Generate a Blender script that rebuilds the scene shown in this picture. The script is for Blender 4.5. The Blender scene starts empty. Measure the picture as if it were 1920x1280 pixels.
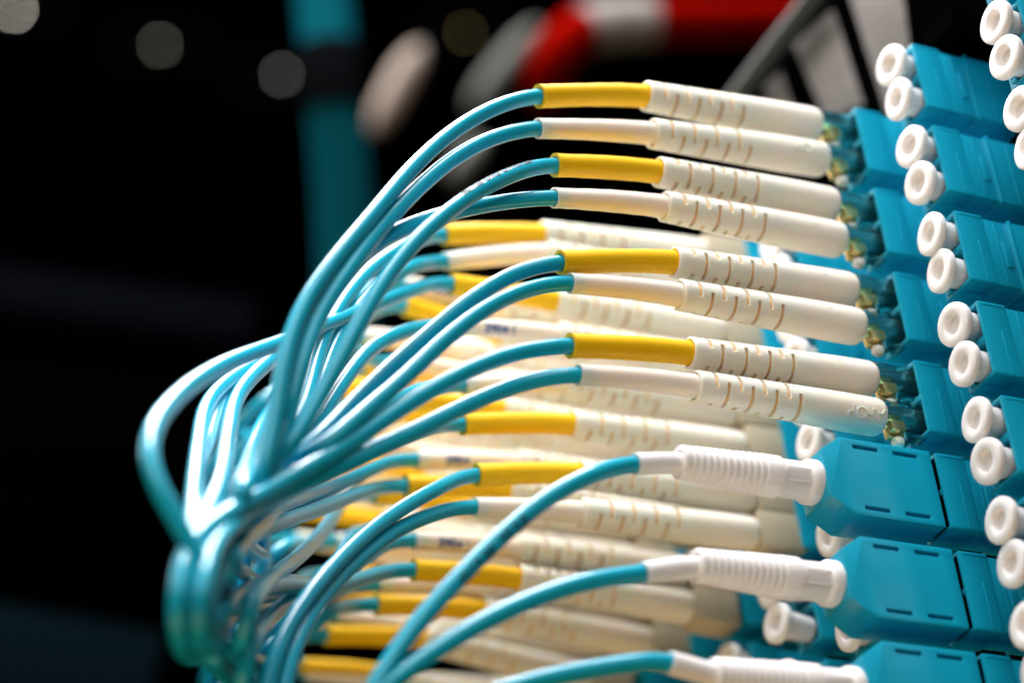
import bpy, math, random
from mathutils import Vector, Matrix
random.seed(7)
S = 0.001                                   # everything below is written in millimetres
scene = bpy.context.scene
C = scene.collection

# ---------------------------------------------------------------- camera
# world axes: +X out of the patch panel, +Z up the adapter columns, +Y along the rows
F_PX = 4369.882
RV = (-0.03941602278576059, 2.5731288592312405, -0.790360084225147)
TV = Vector((58.010649843051056, -43.203849580224365, 337.89225108406634))
_r = Vector(RV)
RM = Matrix.Rotation(_r.length, 3, _r.normalized())      # (u, v, w) -> camera (right, down, forward)
CAM = -(RM.transposed() @ TV)                             # in u, v, w
def uvw(u, v, w): return Vector((u, w, -v))
def at(px, py, z):
    """point z mm in front of the lens along the sight line of a pixel of the 1920 px photo, world mm"""
    q = Vector(((px - 960) / F_PX * z, (py - 640) / F_PX * z, z)) - TV
    q = RM.transposed() @ q
    return uvw(q.x, q.y, q.z)
def on_w(px, py, w):
    d = RM.transposed() @ Vector(((px - 960) / F_PX, (py - 640) / F_PX, 1))
    s = (w - CAM.z) / d.z
    q = CAM + d * s
    return uvw(q.x, q.y, q.z)
def on_u(px, py, u):
    d = RM.transposed() @ Vector(((px - 960) / F_PX, (py - 640) / F_PX, 1))
    s = (u - CAM.x) / d.x
    q = CAM + d * s
    return uvw(q.x, q.y, q.z)
cam_d = bpy.data.cameras.new('camera')
cam = bpy.data.objects.new('camera', cam_d)
C.objects.link(cam)
rows = [uvw(*RM[i]) for i in range(3)]
m = Matrix.Identity(4)
for i in range(3):
    m[i][0] = rows[0][i]; m[i][1] = -rows[1][i]; m[i][2] = -rows[2][i]
    m[i][3] = uvw(*CAM)[i] * S
cam.matrix_world = m
cam_d.sensor_width = 36; cam_d.lens = F_PX / 1920 * 36
cam_d.clip_start = 0.01; cam_d.clip_end = 20
cam_d.dof.use_dof = True
cam_d.dof.focus_distance = 0.3135
cam_d.dof.aperture_fstop = cam_d.lens / 8.6
scene.camera = cam
scene.render.resolution_x = 1024; scene.render.resolution_y = 682

# ---------------------------------------------------------------- light
world = bpy.data.worlds.new('World'); scene.world = world; world.use_nodes = True
world.node_tree.nodes['Background'].inputs[0].default_value = (0.75, 0.85, 1, 1)
world.node_tree.nodes['Background'].inputs[1].default_value = 0.035
def area(name, loc, target, sx, sy, power, col, along=None):
    l = bpy.data.lights.new(name, 'AREA'); l.shape = 'RECTANGLE'; l.size = sx * S; l.size_y = sy * S
    l.energy = power; l.color = col
    o = bpy.data.objects.new(name, l); C.objects.link(o)
    loc = Vector(loc) * S
    z = (loc - Vector(target) * S).normalized()          # lamps shine along local -Z
    x = Vector(along or (1, 0, 0)); x = (x - z * x.dot(z)).normalized(); y = z.cross(x)
    M4 = Matrix((x, y, z)).transposed().to_4x4(); M4.translation = loc
    o.matrix_world = M4
    return o
area('ceiling_lamp', (80, -75, 450), (60, -60, -50), 270, 520, 12.0, (0.95, 0.955, 1.0))
area('side_lamp', (560, 760, 620), (30, -20, -50), 1300, 1000, 11.0, (1.0, 0.965, 0.95), (1, -.5, 0))
area('rear_lamp', (308, -380, 250), (10, -10, -50), 240, 140, 0.35, (1.0, 0.97, 0.93))
area('low_bounce_fill', (340, -80, -760), (40, -30, -30), 900, 900, 3.6, (1.0, 0.72, 0.38))  # added warm fill from below, stands in for light bounced between the parts
scene.view_settings.view_transform = 'Standard'
scene.view_settings.look = 'None'
scene.view_settings.exposure = 0.15
scene.view_settings.gamma = 1

# ---------------------------------------------------------------- materials
def mat(name, col, rough=0.4, metal=0, sss=0, sssr=(1, .5, .25), coat=0, trans=0, ior=1.5, bump=0.0, bscale=900, var=0.06, alpha=1, emit=0, spec=0.5, vscale=60):
    M = bpy.data.materials.new(name); M.use_nodes = True
    nt = M.node_tree; b = nt.nodes['Principled BSDF']
    tc = nt.nodes.new('ShaderNodeTexCoord')
    n1 = nt.nodes.new('ShaderNodeTexNoise'); n1.inputs['Scale'].default_value = vscale; n1.inputs['Detail'].default_value = 4
    nt.links.new(tc.outputs['Object'], n1.inputs['Vector'])
    mx = nt.nodes.new('ShaderNodeMix'); mx.data_type = 'RGBA'
    mx.inputs['A'].default_value = (*[c * (1 - var) for c in col], 1)
    mx.inputs['B'].default_value = (*[min(1, c * (1 + var)) for c in col], 1)
    nt.links.new(n1.outputs['Fac'], mx.inputs['Factor'])
    nt.links.new(mx.outputs['Result'], b.inputs['Base Color'])
    n2 = nt.nodes.new('ShaderNodeTexNoise'); n2.inputs['Scale'].default_value = bscale; n2.inputs['Detail'].default_value = 3
    nt.links.new(tc.outputs['Object'], n2.inputs['Vector'])
    mr = nt.nodes.new('ShaderNodeMapRange'); mr.inputs['To Min'].default_value = rough * 0.85; mr.inputs['To Max'].default_value = rough * 1.2
    nt.links.new(n2.outputs['Fac'], mr.inputs['Value']); nt.links.new(mr.outputs['Result'], b.inputs['Roughness'])
    if bump:
        bp = nt.nodes.new('ShaderNodeBump'); bp.inputs['Strength'].default_value = bump; bp.inputs['Distance'].default_value = 0.00005
        nt.links.new(n2.outputs['Fac'], bp.inputs['Height']); nt.links.new(bp.outputs['Normal'], b.inputs['Normal'])
    b.inputs['Metallic'].default_value = metal
    b.inputs['IOR'].default_value = ior
    b.inputs['Specular IOR Level'].default_value = spec
    b.inputs['Coat Weight'].default_value = coat; b.inputs['Coat Roughness'].default_value = 0.15
    b.inputs['Transmission Weight'].default_value = trans
    if sss:
        b.inputs['Subsurface Weight'].default_value = sss
        b.inputs['Subsurface Radius'].default_value = sssr
        b.inputs['Subsurface Scale'].default_value = 0.0012
    if emit:
        b.inputs['Emission Color'].default_value = (*col, 1); b.inputs['Emission Strength'].default_value = emit
    return M
AQUA = mat('aqua_plastic', (0.004, 0.335, 0.49), 0.29, bump=0.5, bscale=2500, var=0.08)
CABLE = mat('aqua_cable_jacket', (0.008, 0.37, 0.51), 0.32, coat=0.5, spec=0.15, bump=0.22, bscale=1300, var=0.08)
CREAM = mat('ivory_rubber', (0.88, 0.80, 0.68), 0.42, sss=0.6, sssr=(1, .55, .22), bump=0.25, bscale=1500, var=0.03)
WHITE = mat('white_plastic', (0.88, 0.84, 0.81), 0.38, sss=0.1, sssr=(1, .8, .65), bump=0.2, bscale=1800, var=0.03)
YELLOW = mat('yellow_sleeve_plastic', (0.93, 0.53, 0.001), 0.45, sss=0.05, sssr=(1, .6, .05), spec=0.3, bump=0.5, bscale=1200, var=0.05)
BEIGE = mat('beige_connector_plastic', (0.50, 0.42, 0.29), 0.45, bump=0.2, var=0.05)
CLEAR = mat('smoky_clear_plastic', (0.45, 0.86, 0.84), 0.04, trans=1.0, ior=1.5, var=0.02)
STEEL = mat('dark_steel', (0.45, 0.62, 0.62), 0.15, metal=0.9)
BRASS = mat('brass', (0.85, 0.62, 0.26), 0.30, metal=0.9, bump=0.4)
DARK = mat('black_painted_metal', (0.003, 0.0032, 0.004), 0.8, bump=0.2, spec=0.0)
HOLD = mat('matt_black_plastic', (0.0008, 0.0008, 0.0009), 0.9, spec=0.0)
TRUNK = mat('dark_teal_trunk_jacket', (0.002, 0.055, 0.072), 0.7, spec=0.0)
AMBER = mat('amber_slit_glow', (0.78, 0.48, 0.17), 0.5)  # amber colour stands in for light glowing through the translucent boot walls
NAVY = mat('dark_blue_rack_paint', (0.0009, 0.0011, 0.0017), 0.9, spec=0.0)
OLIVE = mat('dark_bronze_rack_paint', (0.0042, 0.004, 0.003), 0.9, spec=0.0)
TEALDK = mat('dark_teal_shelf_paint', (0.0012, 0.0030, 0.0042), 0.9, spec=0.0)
GREYM = mat('grey_metal', (0.07, 0.07, 0.06), 0.6, spec=0.1)
PAPER = mat('grey_paper_label', (0.17, 0.15, 0.135), 0.8, var=0.35, vscale=260, spec=0.05)
RED = mat('red_cable_jacket', (0.11, 0.001, 0.0003), 0.7, spec=0.0)
BLUEINK = mat('blue_ink', (0.01, 0.08, 0.34), 0.5)
DARKINK = mat('dark_ink', (0.0005, 0.003, 0.005), 0.5)
PALE = mat('pale_beige_cable_tag_plastic', (0.20, 0.16, 0.13), 0.8, spec=0.05)

# ---------------------------------------------------------------- mesh helpers (all take mm)
class MB:
    def __init__(s): s.v = []; s.f = []
    def add(s, vs, fs):
        o = len(s.v); s.v += [Vector(q) for q in vs]; s.f += [tuple(i + o for i in f) for f in fs]
        return s
    def box(s, x0, x1, y0, y1, z0, z1):
        return s.add([(x, y, z) for x in (x0, x1) for y in (y0, y1) for z in (z0, z1)],
                     [(0, 1, 3, 2), (4, 6, 7, 5), (0, 4, 5, 1), (2, 3, 7, 6), (0, 2, 6, 4), (1, 5, 7, 3)])
    def prism(s, poly, axis, a, b):
        """poly: list of 2D points in the plane across the axis, extruded from a to b"""
        n = len(poly)
        def P(p, t):
            return {'x': (t, p[0], p[1]), 'y': (p[0], t, p[1]), 'z': (p[0], p[1], t)}[axis]
        return s.add([P(p, a) for p in poly] + [P(p, b) for p in poly],
                     [tuple(range(n))[::-1], tuple(range(n, 2 * n))] + [(i, (i + 1) % n, n + (i + 1) % n, n + i) for i in range(n)])
    def lathe(s, prof, n=32, yc=0, zc=0, closed=False):
        vs = []; fs = []
        for x, r in prof:
            for j in range(n):
                a = 2 * math.pi * j / n
                vs.append((x, yc + r * math.sin(a), zc + r * math.cos(a)))
        m_ = len(prof)
        for i in range(m_ if closed else m_ - 1):
            k = (i + 1) % m_
            for j in range(n):
                fs.append((i * n + j, i * n + (j + 1) % n, k * n + (j + 1) % n, k * n + j))
        if not closed:
            fs.append(tuple(range(n))[::-1]); fs.append(tuple((m_ - 1) * n + j for j in range(n)))
        return s.add(vs, fs)
    def mesh(s, name, material, smooth=None, bevel=0):
        me = bpy.data.meshes.new(name)
        me.from_pydata([tuple(q * S) for q in s.v], [], s.f); me.update()
        import bmesh
        bm = bmesh.new(); bm.from_mesh(me)
        bmesh.ops.recalc_face_normals(bm, faces=bm.faces)
        if bevel:
            ed = [e for e in bm.edges if len(e.link_faces) == 2 and e.calc_face_angle(0) > 0.6]
            try: bmesh.ops.bevel(bm, geom=ed, offset=bevel * S, segments=2, affect='EDGES', profile=0.6, clamp_overlap=True)
            except Exception as ex: print('bevel', name, ex)
        bm.to_mesh(me); bm.free()
        me.materials.append(material)
        if smooth is not None:
            for p in me.polygons: p.use_smooth = True
            me.set_sharp_from_angle(angle=math.radians(smooth))
        return me
def part(name, me, parent=None, label=None, loc=None):
    o = bpy.data.objects.new(name, me); C.objects.link(o)
    if parent: o.parent = parent
    if loc: o.location = Vector(loc) * S
    if label: o['label'] = label
    return o
def tag(o, label, cat, group=None):
    o['label'] = label; o['category'] = cat
    if group: o['group'] = group
    return o
def structure(o): o['kind'] = 'structure'; return o
def thing(name, label, cat, loc=(0, 0, 0), rot=None, group=None):
    o = bpy.data.objects.new(name, None); C.objects.link(o); o.empty_display_size = 0.002
    M4 = (rot.to_4x4() if rot else Matrix.Identity(4)); M4.translation = Vector(loc) * S
    o.matrix_world = M4
    return tag(o, label, cat, group)
def frame(xdir, up=Vector((0, 0, 1))):
    x = xdir.normalized(); y = up.cross(x).normalized(); z = x.cross(y)
    return Matrix((x, y, z)).transposed()

class Path:
    """smooth curve through points, resampled, with untwisted frames"""
    def __init__(s, pts, step=1.2):
        p = [2 * pts[0] - pts[1]] + list(pts) + [2 * pts[-1] - pts[-2]]
        dense = []
        for i in range(1, len(p) - 2):
            a, b, c, d = p[i - 1:i + 3]
            n = max(3, int((c - b).length / step))
            t0 = 0; t1 = max(1e-4, (b - a).length ** .5); t2 = t1 + max(1e-4, (c - b).length ** .5); t3 = t2 + max(1e-4, (d - c).length ** .5)
            for k in range(n):
                t = t1 + (t2 - t1) * k / n
                A1 = a * ((t1 - t) / (t1 - t0)) + b * ((t - t0) / (t1 - t0))
                A2 = b * ((t2 - t) / (t2 - t1)) + c * ((t - t1) / (t2 - t1))
                A3 = c * ((t3 - t) / (t3 - t2)) + d * ((t - t2) / (t3 - t2))
                B1 = A1 * ((t2 - t) / (t2 - t0)) + A2 * ((t - t0) / (t2 - t0))
                B2 = A2 * ((t3 - t) / (t3 - t1)) + A3 * ((t - t1) / (t3 - t1))
                dense.append(B1 * ((t2 - t) / (t2 - t1)) + B2 * ((t - t1) / (t2 - t1)))
        dense.append(p[-2])
        for _ in range(10):                             # relax small kinks
            dense = [dense[0]] + [(dense[i - 1] + dense[i] * 2 + dense[i + 1]) / 4 for i in range(1, len(dense) - 1)] + [dense[-1]]
        s.p = dense; s.T = []; s.N = []; s.s = [0]
        for i in range(len(dense)):
            a = dense[max(0, i - 1)]; b = dense[min(len(dense) - 1, i + 1)]
            s.T.append((b - a).normalized())
            if i: s.s.append(s.s[-1] + (dense[i] - dense[i - 1]).length)
        n = Vector((0, 0, 1)); n = (n - s.T[0] * n.dot(s.T[0])).normalized(); s.N.append(n)
        for i in range(1, len(dense)):
            n = s.N[-1]; n = (n - s.T[i] * n.dot(s.T[i])).normalized(); s.N.append(n)
    def ev(s, q):
        i = 0
        while i < len(s.s) - 2 and s.s[i + 1] < q: i += 1
        t = (q - s.s[i]) / max(1e-6, s.s[i + 1] - s.s[i])
        return s.p[i].lerp(s.p[i + 1], t), s.T[i].lerp(s.T[i + 1], t).normalized(), s.N[i].lerp(s.N[i + 1], t).normalized()
def tube(path, r, n=20, inv=None, hollow=0, rfun=None):
    mb = MB(); vs = []; fs = []
    L = path.s[-1]
    for i, P in enumerate(path.p):
        T, N = path.T[i], path.N[i]; B = T.cross(N)
        rr = rfun(path.s[i] / L) if rfun else r
        for j in range(n):
            a = 2 * math.pi * j / n
            vs.append(P + (N * math.cos(a) + B * math.sin(a)) * rr)
    m_ = len(path.p)
    for i in range(m_ - 1):
        for j in range(n): fs.append((i * n + j, i * n + (j + 1) % n, (i + 1) * n + (j + 1) % n, (i + 1) * n + j))
    if hollow:
        base = len(vs)
        for i, P in ((m_ - 1, path.p[-1]), (m_ - 1, path.p[-1] - path.T[-1] * 1.5)):
            T, N = path.T[i], path.N[i]; B = T.cross(N)
            for j in range(n):
                a = 2 * math.pi * j / n
                vs.append(P + (N * math.cos(a) + B * math.sin(a)) * hollow)
        e = (m_ - 1) * n
        for j in range(n):
            k = (j + 1) % n
            fs.append((e + j, e + k, base + k, base + j)); fs.append((base + j, base + k, base + n + k, base + n + j))
        fs.append(tuple(base + n + j for j in range(n)))
    else: fs.append(tuple((m_ - 1) * n + j for j in range(n)))
    fs.append(tuple(range(n))[::-1])
    if inv: vs = [inv @ q for q in vs]
    return mb.add(vs, fs)
def text_mesh(txt, size, extrude, bold=0):
    cu = bpy.data.curves.new('t', 'FONT'); cu.body = txt; cu.size = size; cu.extrude = extrude; cu.resolution_u = 3; cu.offset = bold
    cu.align_x = 'CENTER'; cu.align_y = 'CENTER'
    o = bpy.data.objects.new('t', cu); C.objects.link(o)
    bpy.context.view_layer.update()
    me = bpy.data.meshes.new_from_object(o.evaluated_get(bpy.context.evaluated_depsgraph_get()))
    vs = [v.co.copy() for v in me.vertices]; fs = [tuple(p.vertices) for p in me.polygons]
    bpy.data.objects.remove(o); bpy.data.curves.remove(cu); bpy.data.meshes.remove(me)
    return vs, fs
def inv_of(o):
    M4 = o.matrix_world.copy(); M4.translation = M4.translation / S
    return M4.inverted()

# ---------------------------------------------------------------- shared meshes
H = 11.56; TH = 5.9; PITCH = 15.0; V0 = 2.53; DV = 6.25; WC = -2.93
WB = -15.41
def adapter_meshes():
    out = {}
    # housing: near/top/bottom faces stepped; open front with two port wells
    mb = MB()
    x0, x1 = -4.6, 0
    ys = [-TH, -TH + .6, -.6, 0]
    zs = [-H, -H + .55, -H / 2 - .45, -H / 2 + .45, -.55, 0]
    vid = {}
    def V(x, y, z):
        k = (round(x, 4), round(y, 4), round(z, 4))
        if k not in vid: vid[k] = len(mb.v); mb.v.append(Vector(k))
        return vid[k]
    for i in range(3):
        for j in range(5):
            ya, yb, za, zb = ys[i], ys[i + 1], zs[j], zs[j + 1]
            if i == 1 and j in (1, 3):
                d = -4.2
                q = [(ya, za), (yb, za), (yb, zb), (ya, zb)]
                for k in range(4):
                    a, b = q[k], q[(k + 1) % 4]
                    mb.f.append((V(x1, *a), V(x1, *b), V(d, *b), V(d, *a)))
                mb.f.append(tuple(V(d, *a) for a in q))
            else:
                mb.f.append((V(x1, ya, za), V(x1, yb, za), V(x1, yb, zb), V(x1, ya, zb)))
            mb.f.append((V(x0, ya, za), V(x0, ya, zb), V(x0, yb, zb), V(x0, yb, za)))
    for i in range(3):
        for z in (zs[0], zs[-1]): mb.f.append((V(x0, ys[i], z), V(x1, ys[i], z), V(x1, ys[i + 1], z), V(x0, ys[i + 1], z)))
    for j in range(5):
        for y in (ys[0], ys[-1]): mb.f.append((V(x0, y, zs[j]), V(x1, y, zs[j]), V(x1, y, zs[j + 1]), V(x0, y, zs[j + 1])))
    out['housing'] = mb.mesh('housing', AQUA, 40, bevel=0.17)
    mb = MB(); mb.box(-9, -4.62, -TH + .25, -.28, -H + .28, -.28)
    mb.box(-17, -9.02, -TH + .1, -.12, -H + .1, -.1)
    mb.box(-9.35, -8.95, -TH + .05, .14, -H - .1, .1)
    out['rear_body'] = mb.mesh('rear_body', AQUA, 40, bevel=0.1)
    mb = MB(); mb.box(-3.02, -2.9, -.05, .07, -H + .25, -H * .38)
    mb.box(-4.5, -.6, -.05, .05, -.5, -.22)
    mb.box(-6.6, -6.48, -.4, -.2, -H + .5, -.5)
    mb.box(-8.4, -7.2, -.4, -.1, -H / 2 - 2.2, -H / 2 + 2.2)
    mb.box(-12.6, -12.4, -.2, 0, -H + .5, -.5)
    mb.box(-4.4, -.4, -3.1, -2.8, -H - .07, -H + .05)
    out['mould_line'] = mb.mesh('mould_line', AQUA, 40, bevel=0.02)
    mb = MB()
    for z in (-H / 2 - .1,):
        mb.box(.0, .45, -TH + 1.2, -TH + 1.7, z - .5, z + .5)
    for z in (-.9, -H + .9):
        mb.prism([(-4.9, z - .35), (-4.2, z - .35), (-4.2, z + .35), (-4.9, z + .1)], 'x', -1.0, .35)
    out['keying_tab'] = mb.mesh('keying_tab', AQUA, 40, bevel=0.06)
    return out
AD = adapter_meshes()
cap_me = MB().lathe([(-3.2, 0.05), (-3.2, 1.9), (.9, 2.15), (1.45, 2.25), (1.55, 2.8), (1.7, 3.02), (1.95, 3.12), (2.45, 3.12), (2.66, 3.05), (2.76, 2.86),
                     (2.80, 1.66), (2.74, 1.55), (2.55, 1.5), (1.85, 1.47), (1.75, 1.35), (1.75, 0.05)], 40).mesh('dust_cap', WHITE, 32)

def adapter(v, w, label, group, xoff=0.0):
    t = thing('duplex_adapter', label, 'adapter', uvw(xoff, v, w), None, group)
    for k, me in AD.items(): part(k, me, t)
    return t
def dust_cap(v, w, label, group, xoff=0.0):
    o = part('dust_cap', cap_me)
    o.location = uvw(xoff + random.choice((0, 0, .05, .1, .45)) + random.uniform(-.1, .1), v + random.uniform(-.1, .1), w + random.uniform(-.08, .08)) * S
    o.rotation_euler = (random.uniform(0, 6), random.uniform(-.075, .075), random.uniform(-.075, .075))
    return tag(o, label, 'dust cap', group)

# boot with real slits: local x=0 at the cable mouth is placed at BL, rounded end at 0
BL = 29.5
def boot_mesh():
    n = 48
    prof = []                                   # (x from the mouth, outer r)
    def ro(x): return 2.2 + 0.5 * min(1, x / 22.0)
    xs = [0.0, .18, .6]
    slits = []
    for i in range(8):
        c = 2.4 + 1.83 * i; xs += [c - .29, c + .29]; slits.append((c - .29, i))
    xs += [17.5, 20, 23, 26, 28.3, 28.9, 29.25, 29.45]
    def outer(x):
        r = ro(x)
        if x < .15: r -= .16
        if x > 28.2: r -= .9 * (1 - math.sqrt(max(0, 1 - ((x - 28.2) / 1.3) ** 2)))
        return r
    def inner(x): return ro(x) - .46 if x < 18 else max(1.0, ro(18) - .46 - (x - 18) * .3)
    vs = []; vi = []
    for x in xs:
        for j in range(n):
            a = 2 * math.pi * j / n
            vs.append((BL - x, outer(x) * math.sin(a), outer(x) * math.cos(a)))
    off = len(vs)
    for x in xs:
        for j in range(n):
            a = 2 * math.pi * j / n
            r = inner(x) if x > .1 else 1.9
            vs.append((BL - x, r * math.sin(a), r * math.cos(a)))
    fs = []
    def om(i, j):
        for sx, k in slits:
            if abs(xs[i] - sx) < 1e-6:
                jj = (j - (n // 4 if k % 2 else 0)) % (n // 2)
                return jj < 15
        return False
    m_ = len(xs)
    for i in range(m_ - 1):
        for j in range(n):
            k = (j + 1) % n
            if om(i, j):
                a, b, c, d = i * n + j, i * n + k, (i + 1) * n + k, (i + 1) * n + j
                for (p, q, nb) in ((a, b, (i - 1, j)), (d, c, (i + 1, j)), (a, d, (i, (j - 1) % n)), (b, c, (i, (j + 1) % n))):
                    if not om(*nb): fs.append((p, q, q + off, p + off))
                continue
            fs.append((i * n + j, i * n + k, (i + 1) * n + k, (i + 1) * n + j))
            fs.append((off + i * n + j, off + (i + 1) * n + j, off + (i + 1) * n + k, off + i * n + k))
    for j in range(n):
        k = (j + 1) % n
        fs.append((j, k, off + k, off + j))
        e = (m_ - 1) * n
        fs.append((e + j, e + k, off + e + k, off + e + j))
    return MB().add(vs, fs).mesh('boot', CREAM, 42)
BOOT = boot_mesh()
# connector bodies, local x=0 is where the boot begins, negative towards the adapter
def body_meshes():
    d = {}
    def fluted(x0, x1, r0, dr, nf):
        mb = MB(); n_ = nf * 4; vs = []
        for x_ in (x0, x1):
            for j in range(n_):
                a = 2 * math.pi * j / n_; r = r0 + dr * math.cos(nf * a)
                vs.append((x_, r * math.sin(a), .75 + r * math.cos(a)))
        return mb.add(vs, [(j, (j + 1) % n_, n_ + (j + 1) % n_, n_ + j) for j in range(n_)] + [tuple(range(n_)), tuple(range(n_, 2 * n_))])
    d['connector_body'] = fluted(-9, .6, 1.92, .09, 11).mesh('connector_body', CLEAR, 70)
    d['inner_tube'] = fluted(-8.8, .8, .95, .1, 6).mesh('inner_tube', STEEL, 70)
    mb = MB()
    mb.prism([(-3.7, -.7), (-3.7, -2.35), (-2.6, -2.75), (-1.2, -2.5), (-1.0, -.9)], 'y', -1.35, -.15)
    mb.prism([(-3.0, -.7), (-3.1, -2.1), (-2.0, -2.5), (-.9, -2.2), (-.6, -.9)], 'y', .05, 1.3)
    d['spring_clip'] = mb.mesh('spring_clip', BRASS, 40, bevel=.15)
    mb = MB().prism([(-8, -2.0), (-8, -2.5), (-5.0, -3.1), (-3.1, -3.7), (-2.9, -3.2), (-4.9, -2.6)], 'y', -1.2, 1.2)
    d['latch'] = mb.mesh('latch', CLEAR, 40, bevel=.12)
    mb = MB().lathe([(-3.0, .2), (-2.9, .6), (-2.6, .85), (-1.9, .85), (-1.5, .65), (-1.4, .2)], 18, 0, -3.5)
    d['latch_tip'] = mb.mesh('latch_tip', CREAM, 50)
    return d
BODY = body_meshes()
GLOW_TUBE = MB().lathe([(-17.8, .3), (-17.8, 2.1), (-2.0, 1.745), (-2.0, .3)], 20).mesh('slit_glow_tube', AMBER, 50)  # added core that paints the warm glow seen in the boot slits
_b = MB(); _b.box(-7.5, .2, -2.5, 2.5, -3.05, 3.05); _b.box(-1.0, .35, -2.2, 2.2, -2.6, 2.6)
BEIGE_BODY = _b.mesh('connector_body', BEIGE, 40, bevel=.3)
ROUGH_BODY = BEIGE_BODY

def embossed(txt, parent, x, ang, rad, size, material, flip=True, name='embossed_text'):
    """raised lettering wrapped on a round boot, turned upside down as moulded"""
    vs, fs = text_mesh(txt, size, .17 if size > 2 else .08)
    out = []
    for q in vs:
        tx, ty = (q.x, q.y) if flip else (-q.x, -q.y)
        a = ang - ty / rad
        r = rad + q.z
        out.append((x + tx, r * math.cos(a), r * math.sin(a)))
    return part(name, MB().add(out, fs).mesh(name, material, 40), parent)

def printed(txt, path, s0, size, toward, r, parent, inv, material, flip=1):
    vs, fs = text_mesh(txt, size, .012, .06)
    P, T, N = path.ev(s0); B = T.cross(N)
    ang0 = math.atan2(toward.dot(B), toward.dot(N))
    out = []
    for q in vs:
        P, T, N = path.ev(s0 + q.x * flip); B = T.cross(N)
        a = ang0 - q.y * flip / r
        out.append(inv @ (P + (N * math.cos(a) + B * math.sin(a)) * (r + .012 + q.z)))
    return part('printed_text', MB().add(out, fs).mesh('printed_text', material, 40), parent)

def cord(port, mouth, sleeve_end, cable_pts, colour, label, group, clear=True, bodyx=4.9, roll=0, boot_len=None, cr=1.08):
    """port: point on the adapter face, mouth: where the sleeve enters the boot (points, mm).
       one patch cord: boot, body, sleeve, cable"""
    axis = (mouth - port).normalized()
    L = (mouth - port).length
    bx = L - BL                                          # distance of boot start from the port face
    t = thing('patch_cable', label, 'patch cable', port, frame(axis), group)
    inv = inv_of(t)
    b = part('boot', BOOT, t, loc=(bx, 0, 0)); b.rotation_euler = (roll, 0, 0)
    if clear:
        for k, me in BODY.items(): part(k, me, t, loc=(bx, 0, 0))
    else: part('connector_body', BEIGE_BODY, t, loc=(bx, 0, 0))
    part('slit_glow_tube', GLOW_TUBE, t, loc=(L, 0, 0))
    # sleeve
    inside = mouth - axis * 4
    sl = Path([inside, mouth - axis * 2, mouth, mouth.lerp(sleeve_end, .5) + Vector((0, 0, 0.25)), sleeve_end])
    yel = colour == 'yellow'
    r0, r1 = (1.66, 1.62) if yel else (1.66, 1.38)
    rf = lambda q: (r0 + (r1 - r0) * max(0, (q - .2) / .8)) * (1 + (.05 if q > .985 else 0)) * (1 + .012 * math.sin(q * 37 + len(label)) + .012 * math.sin(q * 11 + port.z))
    part('sleeve', tube(sl, r0, 28, inv, hollow=1.2, rfun=rf).mesh('sleeve', YELLOW if yel else CREAM, 50), t)
    d = (sl.p[-1] - sl.p[-4]).normalized()
    cp = Path([sleeve_end - d * 1.2, sleeve_end + d * 1.5] + cable_pts)
    part('cable', tube(cp, cr, 20, inv).mesh('cable', CABLE, 50), t)
    return t, inv, sl, cp, bx

# ================================================================ the panel
ordn = ['topmost', 'second', 'third', 'fourth', 'fifth', 'sixth', 'seventh', 'eighth', 'ninth']
plate = part('panel_face', MB().box(-18.6, -16.6, -175, 60, -150, 2.5).mesh('panel_face', DARK, 40, bevel=.2))
tag(plate, 'dark metal patch panel face behind the rows of aqua adapters', 'patch panel')

# column in front of everything at the top right corner
W0 = 22.5; V_0 = -4.6
for k in range(-2, 3):
    adapter(V_0 + PITCH * k, W0, 'aqua adapter at the top right corner, %s of the nearest column' % ordn[k + 2], 'aqua adapters of the nearest column')
    for j in range(2):
        dust_cap(V_0 + PITCH * k + V0 + DV * j, W0 + WC, 'white dust cap, %s port of the %s adapter, nearest column at top right' % (('upper', 'lower')[j], ordn[k + 2]), 'dust caps of the nearest column')
# column A
for k in range(0, 7):
    adapter(PITCH * k, 0, 'aqua adapter with two white dust caps, %s down the sharp right hand column' % ordn[k], 'aqua adapters of the right hand capped column')
    for j in range(2):
        dust_cap(PITCH * k + V0 + DV * j, WC, 'white dust cap, %s port of the %s adapter in the right hand column' % (('upper', 'lower')[j], ordn[k]), 'dust caps of the right hand column')
# column B
for k in range(0, 8):
    adapter(PITCH * k, WB, 'aqua adapter %s down the column holding the %s' % (ordn[k], 'clear bodied connectors' if k < 4 else 'octagonal aqua connectors'), 'aqua adapters holding the front patch cords')

tag(part('cable_bracket', MB().prism([(-19, 1.2), (-6.5, 1.2), (-5.5, 2.4), (-6.5, 6.5), (-9, 7.5), (-12, 5.0), (-19, 5.5)], 'y', -7, 3).mesh('cable_bracket', HOLD, 40, bevel=.4)),
    'black plastic bracket over the topmost aqua adapter of the right hand column', 'bracket')
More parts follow.
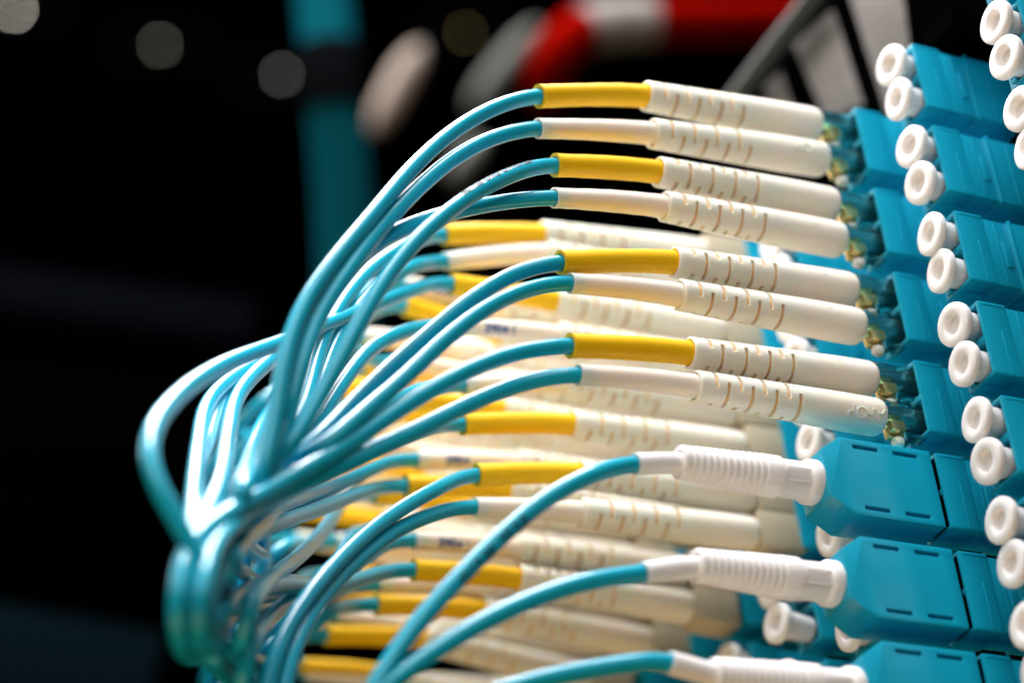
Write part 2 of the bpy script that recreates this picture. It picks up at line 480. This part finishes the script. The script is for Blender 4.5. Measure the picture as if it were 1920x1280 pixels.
# ================================================================ front cords
def B_mouth(px, py): return on_w(px, py, WB + WC)
def pts(L): return [at(*q) for q in L]
_rt = random.Random(3)
_slot = [0]
def trunk(L):
    # two abreast, one row behind the other, down the left edge and then back into the rack
    n = _slot[0]; _slot[0] += 1
    row, colm = divmod(n, 2)
    ox = -22 + 38 * colm + (12 if row % 2 else 0) + _rt.uniform(-4, 4); oz = 2.6 * row + (1.2 if colm else 0)
    keep = [q for q in L if q[1] < 945 and (q[0] > 400 or q[1] < 935)]
    out = [(x_, y_, z_ + oz * .4) for i_, (x_, y_, z_) in enumerate(keep)]
    e = []
    if keep[-1][1] < 1010 and keep[-1][0] > 420: e.append((388 + ox, 1010 + 10 * colm, 257 + oz))
    e += [(364 + ox * 1.1, 1085 + 6 * colm, 249 + oz), (355 + ox, 1150, 247 + oz)]
    return out + e + [(362 + ox, 1200 - 6 * colm + _rt.uniform(-6, 4), 252 + oz), (376 + ox, 1228 - 12 * colm, 274 + oz), (396 + ox, 1226 - 12 * colm, 320 + oz), (430 + ox, 1215, 380 + oz)]
def under(L, i):
    # follows the front cords down the left edge, one layer behind them
    keep = [q for q in L if q[1] < 905 and q[0] > 470]
    z_ = 270 + 2.5 * i; d_ = (0, 14, -10, 22, 6, -16)[i]
    return keep + [(488 - 6 * i, 915 + d_, z_ + 3), (432 + d_ * .5, 985 + d_, z_), (397 + d_, 1060, z_ - 4), (382 + d_ * .8, 1140, z_ - 6), (388 + d_ * .8, 1196, z_ + 4), (402 + d_, 1222, z_ + 34), (425, 1215, z_ + 90)]
def away(L, ymax=None):
    # passes under the front cords and drops back between the rows
    ymax = ymax or _rt.uniform(880, 1000)
    keep = [q for q in L if q[1] < ymax and q[0] > 410]
    x_, y_, z_ = keep[-1]
    a_ = _rt.uniform(-14, 14); b_ = _rt.uniform(0, 26)
    return keep + [(x_ - 44 + a_, y_ + 66, z_ + 13), (x_ - 70 + a_, y_ + 145 + b_, z_ + 25), (x_ - 74 + a_ * 1.5, y_ + 215 + b_, z_ + 42), (x_ - 50, y_ + 262 + b_, z_ + 85), (x_ - 10, y_ + 285 + b_, z_ + 150)]

front = [
 ((1213, 181), (1010, 181), 'yellow', [(930,200,320),(850,246,314),(770,318,306),(700,402,298),(625,492,291),(562,585,285),(532,680,280),(515,790,276),(490,900,272),(440,1000,268),(400,1100,266)]),
 ((1220, 250), (1008, 241), 'white', [(930,256,318),(855,294,312),(785,352,306),(720,420,299),(655,505,292),(600,588,287),(566,680,282),(540,780,279),(500,900,274),(455,1000,270),(410,1110,267)]),
 ((1247, 325), (1040, 310), 'yellow', [(965,325,313),(890,362,307),(810,422,301),(745,492,296),(690,575,290),(640,670,285),(590,760,281),(530,855,276),(470,950,272),(420,1060,268)]),
 ((1250, 388), (1038, 371), 'white', [(960,376,314),(870,392,309),(775,420,304),(690,465,298),(620,535,291),(570,620,286),(545,700,282),(525,800,277),(470,905,272),(415,1000,268)]),
 ((1267, 492), (1050, 492), 'yellow', [(975,508,308),(890,556,302),(800,630,297),(720,700,292),(645,775,287),(570,850,281),(500,925,275),(440,1010,270),(400,1100,266)]),
 ((1275, 553), (1068, 531), 'white', [(990,541,305),(910,578,300),(830,640,295),(755,712,290),(680,775,285),(600,845,280),(520,910,275),(450,990,270),(410,1090,266)]),
 ((1295, 662), (1068, 648), 'yellow', [(985,656,300),(900,684,296),(800,735,291),(715,790,286),(630,848,281),(550,893,276),(470,945,271),(410,1005,266),(370,1080,262),(352,1170,260)]),
 ((1308, 725), (1083, 702), 'white', [(1000,712,299),(900,748,294),(800,797,289),(700,845,284),(610,885,280),(520,922,276),(440,965,270),(395,1030,266),(375,1110,263),(380,1190,262)]),
]
rolls = [2.9, 2.6, .45, .1, .38, -.12, .30, .0]
for i, (mo, se, colr, cab) in enumerate(front):
    k, j = divmod(i, 2)
    v = PITCH * k + V0 + DV * j
    port = uvw(0, v, WB + WC)
    mouth = B_mouth(*mo)
    send = on_w(se[0], se[1], WB + WC + .3)
    mouth = port + (mouth - port).normalized() * 35.2
    t, inv, sl, cp, bx = cord(port, mouth, send, pts(trunk(cab) if i >= 6 else under(cab, i)), colr,
        'patch cable with %s sleeve and slitted ivory boot, %s of eight in front' % ('a yellow' if colr == 'yellow' else 'an ivory', ordn[i]),
        'patch cords of the front column', True, roll=rolls[i])
    if i in (1, 7):
        embossed('AFOP', t, bx + 4.0, math.radians(-26 if i == 7 else -5), 2.70, 2.45, CREAM)
    if i in (2, 3, 4, 5, 6):
        q = MB(); a = math.radians(-22 + 7 * i); rr = 2.66
        q.lathe([(0, .02), (.0, .26), (.09, .2), (.1, .02)], 14)
        o = part('injection_mark', q.mesh('injection_mark', CREAM, 50), t, loc=(bx + 5 + .3 * i, rr * math.cos(a), rr * math.sin(a)))
        o.rotation_euler = (a, 0, math.pi / 2)
        o.rotation_mode = 'XYZ'
        o.rotation_euler = Vector((0, math.cos(a), math.sin(a))).to_track_quat('X', 'Z').to_euler()
    if i == 2:
        up = (Vector((0, 0, 1)) + rows[1] * -.2).normalized()
        printed('50/125 OM3 OFNR 2.0', cp, 13, 1.5, (-rows[1] * .9 - rows[2] * .28).normalized(), 1.12, t, inv, DARKINK, -1)

# ================================================================ octagonal connectors
def block_meshes():
    d = {}
    x0, xc, x1 = 1.0, 15.4, 18.8
    t = 6.3; h = 5.85; hc = 3.55
    slots = [(3.2, 7.2, 4.35, 4.95), (9.6, 13.6, 4.35, 4.95), (3.2, 7.2, -4.95, -4.35), (9.6, 13.6, -4.95, -4.35)]
    mb = MB(); vid = {}
    def V(x, y, z):
        k = (round(x, 4), round(y, 4), round(z, 4))
        if k not in vid: vid[k] = len(mb.v); mb.v.append(Vector(k))
        return vid[k]
    xs = [x0, 3.2, 7.2, 9.6, 13.6, xc]; zs = [-h, -4.95, -4.35, 4.35, 4.95, h]
    for Y, sgn in ((t / 2, 1), (-t / 2, -1)):
        for i in range(5):
            for j in range(5):
                q = [(xs[i], zs[j]), (xs[i + 1], zs[j]), (xs[i + 1], zs[j + 1]), (xs[i], zs[j + 1])]
                if i in (1, 3) and j in (1, 3) and sgn == 1:
                    for k in range(4):
                        a, b = q[k], q[(k + 1) % 4]
                        mb.f.append((V(a[0], Y, a[1]), V(b[0], Y, b[1]), V(b[0], Y - .7, b[1]), V(a[0], Y - .7, a[1])))
                    mb.f.append(tuple(V(a[0], Y - .7, a[1]) for a in q))
                else: mb.f.append(tuple(V(a[0], Y, a[1]) for a in q))
        mb.f.append((V(xc, Y, -h), V(x1, Y, -hc), V(x1, Y, hc), V(xc, Y, h)) + tuple(V(xc, Y, z) for z in zs[-2:0:-1]))
    for z in (-h, h):
        for i in range(5): mb.f.append((V(xs[i], -t / 2, z), V(xs[i + 1], -t / 2, z), V(xs[i + 1], t / 2, z), V(xs[i], t / 2, z)))
        s_ = 1 if z > 0 else -1
        mb.f.append((V(xc, -t / 2, z), V(x1, -t / 2, s_ * hc), V(x1, t / 2, s_ * hc), V(xc, t / 2, z)))
    mb.f.append((V(x1, -t / 2, -hc), V(x1, t / 2, -hc), V(x1, t / 2, hc), V(x1, -t / 2, hc)))
    for j in range(5): mb.f.append((V(x0, -t / 2, zs[j]), V(x0, t / 2, zs[j]), V(x0, t / 2, zs[j + 1]), V(x0, -t / 2, zs[j + 1])))
    d['connector_housing'] = mb.mesh('connector_housing', AQUA, 40, bevel=.16)
    d['plug_nose'] = MB().box(-3.9, 1.05, -2.1, 2.1, -4.7, 4.7).mesh('plug_nose', DARK, 40, bevel=.1)
    return d
BLK = block_meshes()
prof = [(18.6, 1.0), (18.6, 2.95), (18.9, 3.08), (20.0, 3.08), (20.35, 2.9), (20.7, 2.62), (24.3, 2.55), (24.6, 2.62), (24.8, 2.85), (27.2, 2.82)]
x = 27.3
while x < 38.6:
    r = 2.78 - .52 * (x - 27.3) / 11.5
    prof += [(x, r), (x + .12, r - .15), (x + .42, r - .16), (x + .54, r - .02), (x + .85, r - .01)]
    x += .98
prof += [(39.2, 2.24), (39.4, 2.12), (39.4, 1.55), (38.4, 1.5), (38.4, 1.0)]
RIB = MB().lathe(prof, 40).mesh('boot', WHITE, 35)
blocks = [
 (4, (1275, 880), (1190, 870), [(1110,888,291),(1030,930,288),(955,990,284),(885,1058,280),(815,1130,276),(750,1210,272),(695,1300,268),(660,1380,266)]),
 (5, (1290, 1068), (1205, 1074), [(1110,1086,284),(1010,1117,281),(910,1162,277),(810,1222,273),(725,1285,269),(650,1350,266)]),
 (6, (1340, 1240), (1255, 1241), [(1160,1246,280),(1060,1262,278),(950,1290,275),(850,1330,272)]),
]
for n_, (k, mo, se, cab) in enumerate(blocks):
    port = uvw(0, PITCH * k + H / 2 + .05, WB - 3.15 + .02)
    send = on_w(se[0], se[1], WB + WC)
    axis = Vector((1, 0, 0.0))
    t = thing('patch_cable', 'patch cable with octagonal aqua connector and ribbed white boot, %s of three' % ('upper', 'middle', 'lowest')[n_], 'patch cable', port, frame(axis), 'patch cords with octagonal aqua connectors')
    inv = inv_of(t)
    part('connector_housing', BLK['connector_housing'], t); part('plug_nose', BLK['plug_nose'], t)
    ang = math.radians((1.0, -3.0, -5)[n_])
    b = part('boot', RIB, t)
    w_ = MB().box(-1.9, 1.9, -.06, .10, -.95, -.8); w_.box(-1.9, 1.9, -.06, .10, .8, .95); w_.box(-1.9, -1.75, -.06, .10, -.8, .8); w_.box(1.75, 1.9, -.06, .10, -.8, .8)
    wo = part('text_frame', w_.mesh('text_frame', WHITE, 40, bevel=.03), t, loc=(22.6, 2.56, .3))
    wo.location = Vector((22.6, 2.56 * math.cos(.26), -2.56 * math.sin(.26))) * S; wo.rotation_euler = (-.26, 0, 0)
    embossed('SENKO', t, 22.6, -.26, 2.53, 1.1, WHITE)
    mouth = port + axis * 39.4
    sl = Path([mouth - axis * 4, mouth, mouth.lerp(send, .5), send])
    part('sleeve', tube(sl, 1.45, 28, inv, hollow=1.2).mesh('sleeve', WHITE, 50), t)
    d = (sl.p[-1] - sl.p[-3]).normalized()
    cp = Path([send - d * 1.2, send + d * 1.5] + pts(cab))
    part('cable', tube(cp, 1.14, 20, inv).mesh('cable', CABLE, 50), t)
    if n_ == 0:
        printed('OM3 50/125 2.0', cp, 27, 1.9, (-rows[2] * .93 + rows[1] * .4).normalized(), 1.14, t, inv, DARKINK, -1)

# ================================================================ columns behind
def colx(w, k, o, u): return uvw(u, PITCH * k + o, w)
WCC = -39.0
for k in range(-0, 6):
    adapter(PITCH * k + 6.6, WCC - WC, 'blurred capped aqua adapter behind the front connectors, %s of its column' % ordn[k], 'aqua adapters of the capped column behind the front cords')
    for j in range(2):
        dust_cap(PITCH * k + 6.6 + V0 + DV * j, WCC, 'blurred white dust cap past the front connectors, %s port of its %s adapter' % (('upper', 'lower')[j], ordn[k]), 'dust caps of the column behind the front cords')
cols = [('D', -56, 0.3, 3.0), ('E', -74.5, 4.0, 3.0), ('F', -91, 2.0, 3.0), ('G', -107, 2.0, 3.0), ('H', -123, 3.0, 3.0)]
colname = {'D': 'first', 'E': 'second', 'F': 'third', 'G': 'fourth', 'H': 'fifth'}
# explicit cable runs (photo pixels and distance) for the cords one can follow
runs = {
 ('D',0,0): [(770,455,345),(700,500,335),(640,570,322),(600,650,312),(570,760,300),(520,870,290),(450,980,280),(400,1080,272)],
 ('D',0,1): [(770,500,342),(700,545,332),(640,620,320),(600,720,308),(555,820,298),(490,930,286),(430,1040,276),(390,1130,270)],
 ('D',1,0): [(770,545,338),(700,572,328),(620,606,316),(520,645,300),(410,688,284),(330,745,270),(284,810,260),(280,880,254),(318,955,250),(350,1030,250),(345,1120,251),(362,1205,254),(420,1262,262)],
 ('D',1,1): [(780,615,337),(700,650,326),(640,720,315),(590,800,305),(520,890,292),(440,980,280),(390,1070,270),(400,1180,268)],
 ('D',2,0): [(790,730,330),(710,765,320),(640,815,310),(570,865,300),(500,915,290),(430,985,280),(385,1080,270),(385,1180,268)],
 ('D',2,1): [(790,806,325),(710,838,316),(630,878,306),(550,915,297),(470,965,286),(410,1030,276),(380,1120,268),(400,1205,268)],
 ('D',3,0): [(835,908,326),(765,945,318),(700,990,310),(635,1050,301),(575,1120,292),(525,1200,284),(497,1290,278),(485,1380,276)],
 ('D',3,1): [(815,962,323),(745,992,315),(675,1045,306),(612,1110,297),(560,1190,288),(530,1290,281),(520,1380,278)],
}
fan = [
 [(640,700),(560,745),(470,800),(395,865),(352,950)],
 [(660,650),(560,662),(470,695),(405,750),(385,840),(370,935)],
 [(620,600),(540,640),(455,700),(420,770),(390,870)],
 [(640,790),(560,830),(490,870),(430,930),(390,1000)],
 [(700,880),(620,905),(540,935),(450,985),(398,1045)],
 [(690,935),(600,962),(520,990),(440,1035),(396,1090)],
 [(690,985),(610,1015),(530,1045),(450,1080),(405,1125)],
 [(640,1062),(560,1058),(480,1075),(420,1108),(392,1150)],
 [(600,1110),(520,1105),(450,1120),(405,1155)],
 [(650,560),(590,600),(520,650),(450,720),(430,800),(415,890)],
 [(640,640),(570,700),(510,760),(470,840),(450,930)],
 [(640,740),(580,775),(520,830),(470,900),(440,980)],
 [(650,830),(590,860),(530,905),(480,960),(440,1030)],
 [(660,950),(600,990),(550,1040),(500,1080),(460,1140)],
 [(640,1020),(580,1050),(520,1090),(470,1130),(430,1170)],
 [(620,1080),(560,1100),(500,1150),(470,1200)],
 [(650,600),(560,625),(480,668),(425,728),(398,810),(372,900)],
 [(640,620),(590,650),(540,700),(500,760),(470,840),(455,930)],
 [(650,680),(590,700),(530,735),(470,790),(420,860),(380,940)],
 [(660,760),(600,800),(550,850),(510,900),(470,970)],
 [(660,900),(600,925),(545,965),(490,1010),(450,1060)],
]
fan.sort(key=lambda q_: q_[0][1])
low_loop = [i_ for i_, q_ in enumerate(fan) if q_[0] == (600, 1110)][0]
rg = random.Random(11)
used = [0] * len(fan); used_shift = [0, 2, 1, 3, 0]; dn = 0
send_px = {('D',0,0):(832,440),('D',0,1):(834,490),('D',1,0):(846,533),('D',1,1):(862,612),('D',2,0):(868,722),('D',2,1):(867,795),('D',3,0):(893,890),('D',3,1):(890,950),
 ('E',0,1):(760,573),('E',1,1):(752,748),('E',2,0):(780,862),('E',2,1):(760,910),('E',3,0):(775,1013),('E',3,1):(775,1068),('F',3,1):(705,1133),('G',3,1):(610,1190),('H',3,1):(545,1250)}
mouth_px = {('D',0,0):(1015,440),('D',1,0):(1040,565),('D',2,1):(1070,795),('D',3,0):(1085,888),('D',3,1):(1087,960),('E',1,1):(940,768),('E',2,0):(970,868),('E',2,1):(952,918),
 ('E',3,0):(968,1028),('E',3,1):(970,1084),('F',3,1):(903,1144),('G',3,1):(793,1196),('H',3,1):(720,1264)}
# which of each pair wears the yellow sleeve (photo order, upper then lower)
yel = {('D',0):0,('D',1):0,('D',2):1,('D',3):0,('E',0):1,('E',1):1,('E',2):1,('E',3):1,('F',0):1,('F',1):0,('F',2):0,('F',3):1,('G',0):0,('G',1):0,('G',2):1,('G',3):1,('H',2):0,('H',3):1,('H',1):0,('H',0):0}
inkset = {('D',1,1):'3904 0809 12', ('E',2,0):'0904 08 09', ('E',3,0):'3904 0809 14', ('E',0,0):'3902 0811'}
for cn, w, vo, ub in cols:
    wface = w - WC
    for k in range(0, 6 if cn in 'DE' else 4):
        adapter(PITCH * k + vo - V0, wface, 'blurred aqua adapter, %s down the %s column behind the front cords' % (ordn[k], colname[cn]), 'blurred aqua adapters of the deeper columns', xoff=-3)
        if k > 3:
            for j in range(2):
                dust_cap(PITCH * k + vo + DV * j, w, 'blurred dust cap low down, %s port of the %s adapter, %s column behind' % (('upper', 'lower')[j], ordn[k], colname[cn]), 'dust caps low in the deeper columns', xoff=-3 if cn == 'E' else 0)
            continue
        for j in range(2):
            v = PITCH * k + vo + 6.3 * j
            colr = 'yellow' if yel.get((cn, k), 0) == j else 'ivory'
            port = uvw(-1.5, v, w)
            jit = lambda a: rg.uniform(-a, a)
            mouth = uvw(33, v + jit(.5) - .2, w + jit(.5))
            port = uvw(33 - BL - 4.6, v, w)
            key = (cn, k, j)
            send = uvw(50 + jit(.8), v - .1 + jit(1.0), w + jit(.8))
            key = (cn, k, j)
            if key in mouth_px: mouth = on_w(*mouth_px[key], w)
            if key in send_px: send = on_w(*send_px[key], w)
            if key in runs: cab = pts(runs[key] if k == 3 else trunk(runs[key]) if key in (('D', 1, 0), ('D', 0, 0)) else away(runs[key]))
            else:
                # join the bundle at the left
                q = (RM @ Vector((send.x, -send.z, send.y)) + TV)
                sx, sy, sz = q.x / q.z * F_PX + 960, q.y / q.z * F_PX + 640, q.z
                ox = jit(38); oz = jit(16)
                lim = sy - 55 if sy < 790 else sy - 4
                fi = next((i_ for i_, q_ in enumerate(fan) if q_[0][1] >= lim), len(fan)) + used_shift[dn % 5]; dn += 1
                if fi < len(fan) and sx - 80 > fan[fi][1][0]:
                    used[fi] += 1
                    F_ = [q_ for q_ in fan[fi] if q_[0] < sx - 80]
                    L = [(sx - 45, sy + 2, sz - 4)] + [(gx + ox * .5, gy + oz, (sz - 8) + ((267 if used[fi] < 2 else 284) - sz + 8) * (ii + 1) / len(F_) + oz * .4) for ii, (gx, gy) in enumerate(F_)]
                    cab = pts(trunk(L) if used[fi] == 1 and L[-1][0] < 425 and L[-1][1] < 1010 and _slot[0] < 10 else L + [(L[-1][0] - 14, L[-1][1] + 55, 272), (L[-1][0] + 4, L[-1][1] + 92, 300), (L[-1][0] + 40, L[-1][1] + 110, 360)]) if fi != low_loop or used[fi] > 1 else pts(L + [(396, 1185, 270), (420, 1216, 275), (470, 1236, 285), (520, 1246, 320), (560, 1240, 380)])
                else:
                    g_, h_ = divmod(dn, 5); dn += 1
                    ex = min(sx - 150, 600 - 60 + 34 * h_ + jit(12)); ez = sz - 12 - 2.6 * g_
                    L = [(sx - 45, sy + 2, sz - 4), ((sx - 45) * .45 + ex * .55, sy + 20 + jit(6), ez + 2), (ex, sy + 62 + jit(12), ez + 4), (ex - 22, sy + 125, ez + 26), (ex - 10, sy + 185, ez + 75), (ex + 30, sy + 230, ez + 150)]
                    cab = pts(L)
            t, inv, sl, cp, bx = cord(port, mouth, send, cab, 'yellow' if colr == 'yellow' else 'white',
                'blurred cable, %s sleeve, %s port of %s adapter, %s column behind' % (('a ' if colr == 'yellow' else 'an ') + colr, ('upper', 'lower')[j], ordn[k], colname[cn]),
                'blurred patch cords behind the front column', False, roll=rg.uniform(0, 3))
            if key in inkset:
                printed(inkset[key], sl, sl.s[-1] - 9.0, 2.0, (-rows[2]).normalized(), 1.5, t, inv, BLUEINK, -1)

# ================================================================ background, far out of focus
def sub(path, a, b):
    import copy
    q = copy.copy(path); i0 = int(a * (len(path.p) - 1)); i1 = int(b * (len(path.p) - 1)) + 1
    q.p, q.T, q.N = path.p[i0:i1], path.T[i0:i1], path.N[i0:i1]; q.s = [x - path.s[i0] for x in path.s[i0:i1]]
    return q
def tube_thing(name, L, r, material, label, cat, n=24):
    p = Path(pts(L), 1.5); rr = r; r = None
    return tag(part(name, tube(p, 1, n, rfun=lambda q: rr * max(.05, (1 - abs(2 * q - 1) ** 2.6)) ** .5).mesh(name, material, 50)), label, cat)
t = thing('red_cable', 'thick red cable with a grey label wrap, out of focus at the top', 'cable', at(1250, 50, 560))
inv = inv_of(t)
rc = Path(pts([(1650,22,700),(1500,34,690),(1400,38,680),(1280,40,670),(1170,42,662),(1095,54,655),(1050,88,650),(1030,130,650),(1028,165,665)]), 2)
part('cable', tube(rc, 6.6, 28, inv).mesh('cable', RED, 50), t)
part('label_wrap', tube(sub(rc, .60, .77), 6.9, 28, inv).mesh('label_wrap', PAPER, 50), t)
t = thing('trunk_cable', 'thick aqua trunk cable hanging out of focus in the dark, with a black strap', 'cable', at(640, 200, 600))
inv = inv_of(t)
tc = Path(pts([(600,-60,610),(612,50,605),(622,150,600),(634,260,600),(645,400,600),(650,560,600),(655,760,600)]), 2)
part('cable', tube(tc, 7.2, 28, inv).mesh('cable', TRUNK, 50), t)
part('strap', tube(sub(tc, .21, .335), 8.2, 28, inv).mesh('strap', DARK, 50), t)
tube_thing('cable_tag', [(790,85,720),(745,165,720),(700,250,720)], 4.6, PALE, 'pale elongated cable tag, brightest of the blurred ones left of the red cable', 'cable tag')
tube_thing('cable_tag', [(1010,45,760),(940,130,760),(880,205,760)], 4.0, GREYM, 'dim pale cable tag just left of the red cable, out of focus', 'cable tag')
tube_thing('cable_tag', [(905,260,680),(870,310,680),(845,345,680)], 3.6, GREYM, 'faint brownish cable tag behind the upper cable arches', 'cable tag')
# label holder above the columns
def quad(px4, u, th):
    a = [on_u(x, y, u) for x, y in px4]
    mb = MB(); b = [q + Vector((-th, 0, 0)) for q in a]
    mb.add(a + b, [(0, 1, 2, 3), (7, 6, 5, 4)] + [(i, (i + 1) % 4, 4 + (i + 1) % 4, 4 + i) for i in range(4)])
    return mb
tag(part('label_holder', quad([(1540,-60),(1900,-60),(1700,240),(1385,200)], -27.5, 1.2).mesh('label_holder', HOLD, 40)), 'black label holder strip above the adapter columns, out of focus', 'label holder')
tag(part('paper_label', quad([(1488,85),(1560,18),(1618,195),(1548,225)], -26.5, .3).mesh('paper_label', PAPER, 40, bevel=.1)), 'grey printed paper label, left one above the front column', 'label')
tag(part('paper_label', quad([(1585,-30),(1690,-30),(1705,95),(1662,215)], -26.5, .3).mesh('paper_label', PAPER, 40, bevel=.1)), 'grey printed paper label, right one beside the topmost dust caps', 'label')
tag(part('paper_label', quad([(1432,165),(1462,135),(1490,215),(1462,240)], -26.5, .3).mesh('paper_label', PAPER, 40, bevel=.1)), 'small dim paper label beside the lower end of the grey rail', 'label')
_p = [on_u(1545, -30, -24), on_u(1460, 78, -24), on_u(1375, 190, -24)]
tag(part('metal_rail', tube(Path(_p, 6), 1.9, 12).mesh('metal_rail', GREYM, 50)), 'grey metal rail running diagonally above the front boots', 'rail')
def slab(name, a, b, z, hgt, material, label, cat):
    A, B = at(a[0], a[1], z), at(b[0], b[1], z)
    x = (B - A); M3 = frame(x)
    o = part(name, MB().box(0, x.length, -60, 0, -hgt / 2, hgt / 2).mesh(name, material, 40, bevel=1))
    M4 = M3.to_4x4(); M4.translation = A * S; o.matrix_world = M4
    return tag(o, label, cat)
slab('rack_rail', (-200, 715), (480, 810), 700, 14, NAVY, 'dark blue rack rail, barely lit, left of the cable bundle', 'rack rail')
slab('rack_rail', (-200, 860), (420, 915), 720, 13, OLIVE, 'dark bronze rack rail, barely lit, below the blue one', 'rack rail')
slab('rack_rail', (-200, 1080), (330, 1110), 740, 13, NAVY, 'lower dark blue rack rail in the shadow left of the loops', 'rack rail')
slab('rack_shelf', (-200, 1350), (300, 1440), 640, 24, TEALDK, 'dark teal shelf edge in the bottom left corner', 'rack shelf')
SPOT = mat('glow_spot', (1.0, 0.93, 0.82), 0.5, emit=25)  # small emissive caps that blur into round spots
SPOT2 = mat('dim_glow_spot', (0.8, 0.78, 0.62), 0.5, emit=4.5)
SPOT3 = mat('faint_glow_spot', (0.8, 0.6, 0.25), 0.5, emit=2.2)
SPOT4 = mat('soft_glow_spot', (0.9, 0.85, 0.8), 0.5, emit=4.5)
for (px, py, mt, lab) in ((28, 18, SPOT, 'round pale glowing spot in the top left corner, brightest one'), (300, 85, SPOT2, 'round greenish grey glowing spot alone in the dark upper left'),
                          (528, 140, SPOT4, 'round grey glowing spot just left of the aqua trunk cable'), (872, 62, SPOT3, 'faint amber glowing spot between the two pale cable tags')):
    c = at(px, py, 1290)
    o = part('glow_spot', MB().lathe([(-1, .1), (-1, 1.0), (.2, 1.0), (.8, .6), (1.0, .1)], 20).mesh('glow_spot', mt, 50))
    o.location = c * S
    o.rotation_euler = (uvw(*CAM) - c).to_track_quat('X', 'Z').to_euler()
    tag(o, lab, 'light')
    eq = part('equipment_front', MB().box(-14, -1.2, -30, 30, -12, 12).mesh('equipment_front', DARK, 40, bevel=1))
    eq.location = c * S; eq.rotation_euler = o.rotation_euler
    tag(eq, 'black equipment front behind the ' + lab, 'equipment')
wl = part('wall', MB().box(-2010, -2000, -3000, 3000, -1500, 6000).mesh('wall', DARK, 40)); structure(wl)
wl = part('wall', MB().box(-2000, 4000, -3010, -3000, -1500, 6000).mesh('wall', DARK, 40)); structure(wl)
print('objects', len(bpy.data.objects))
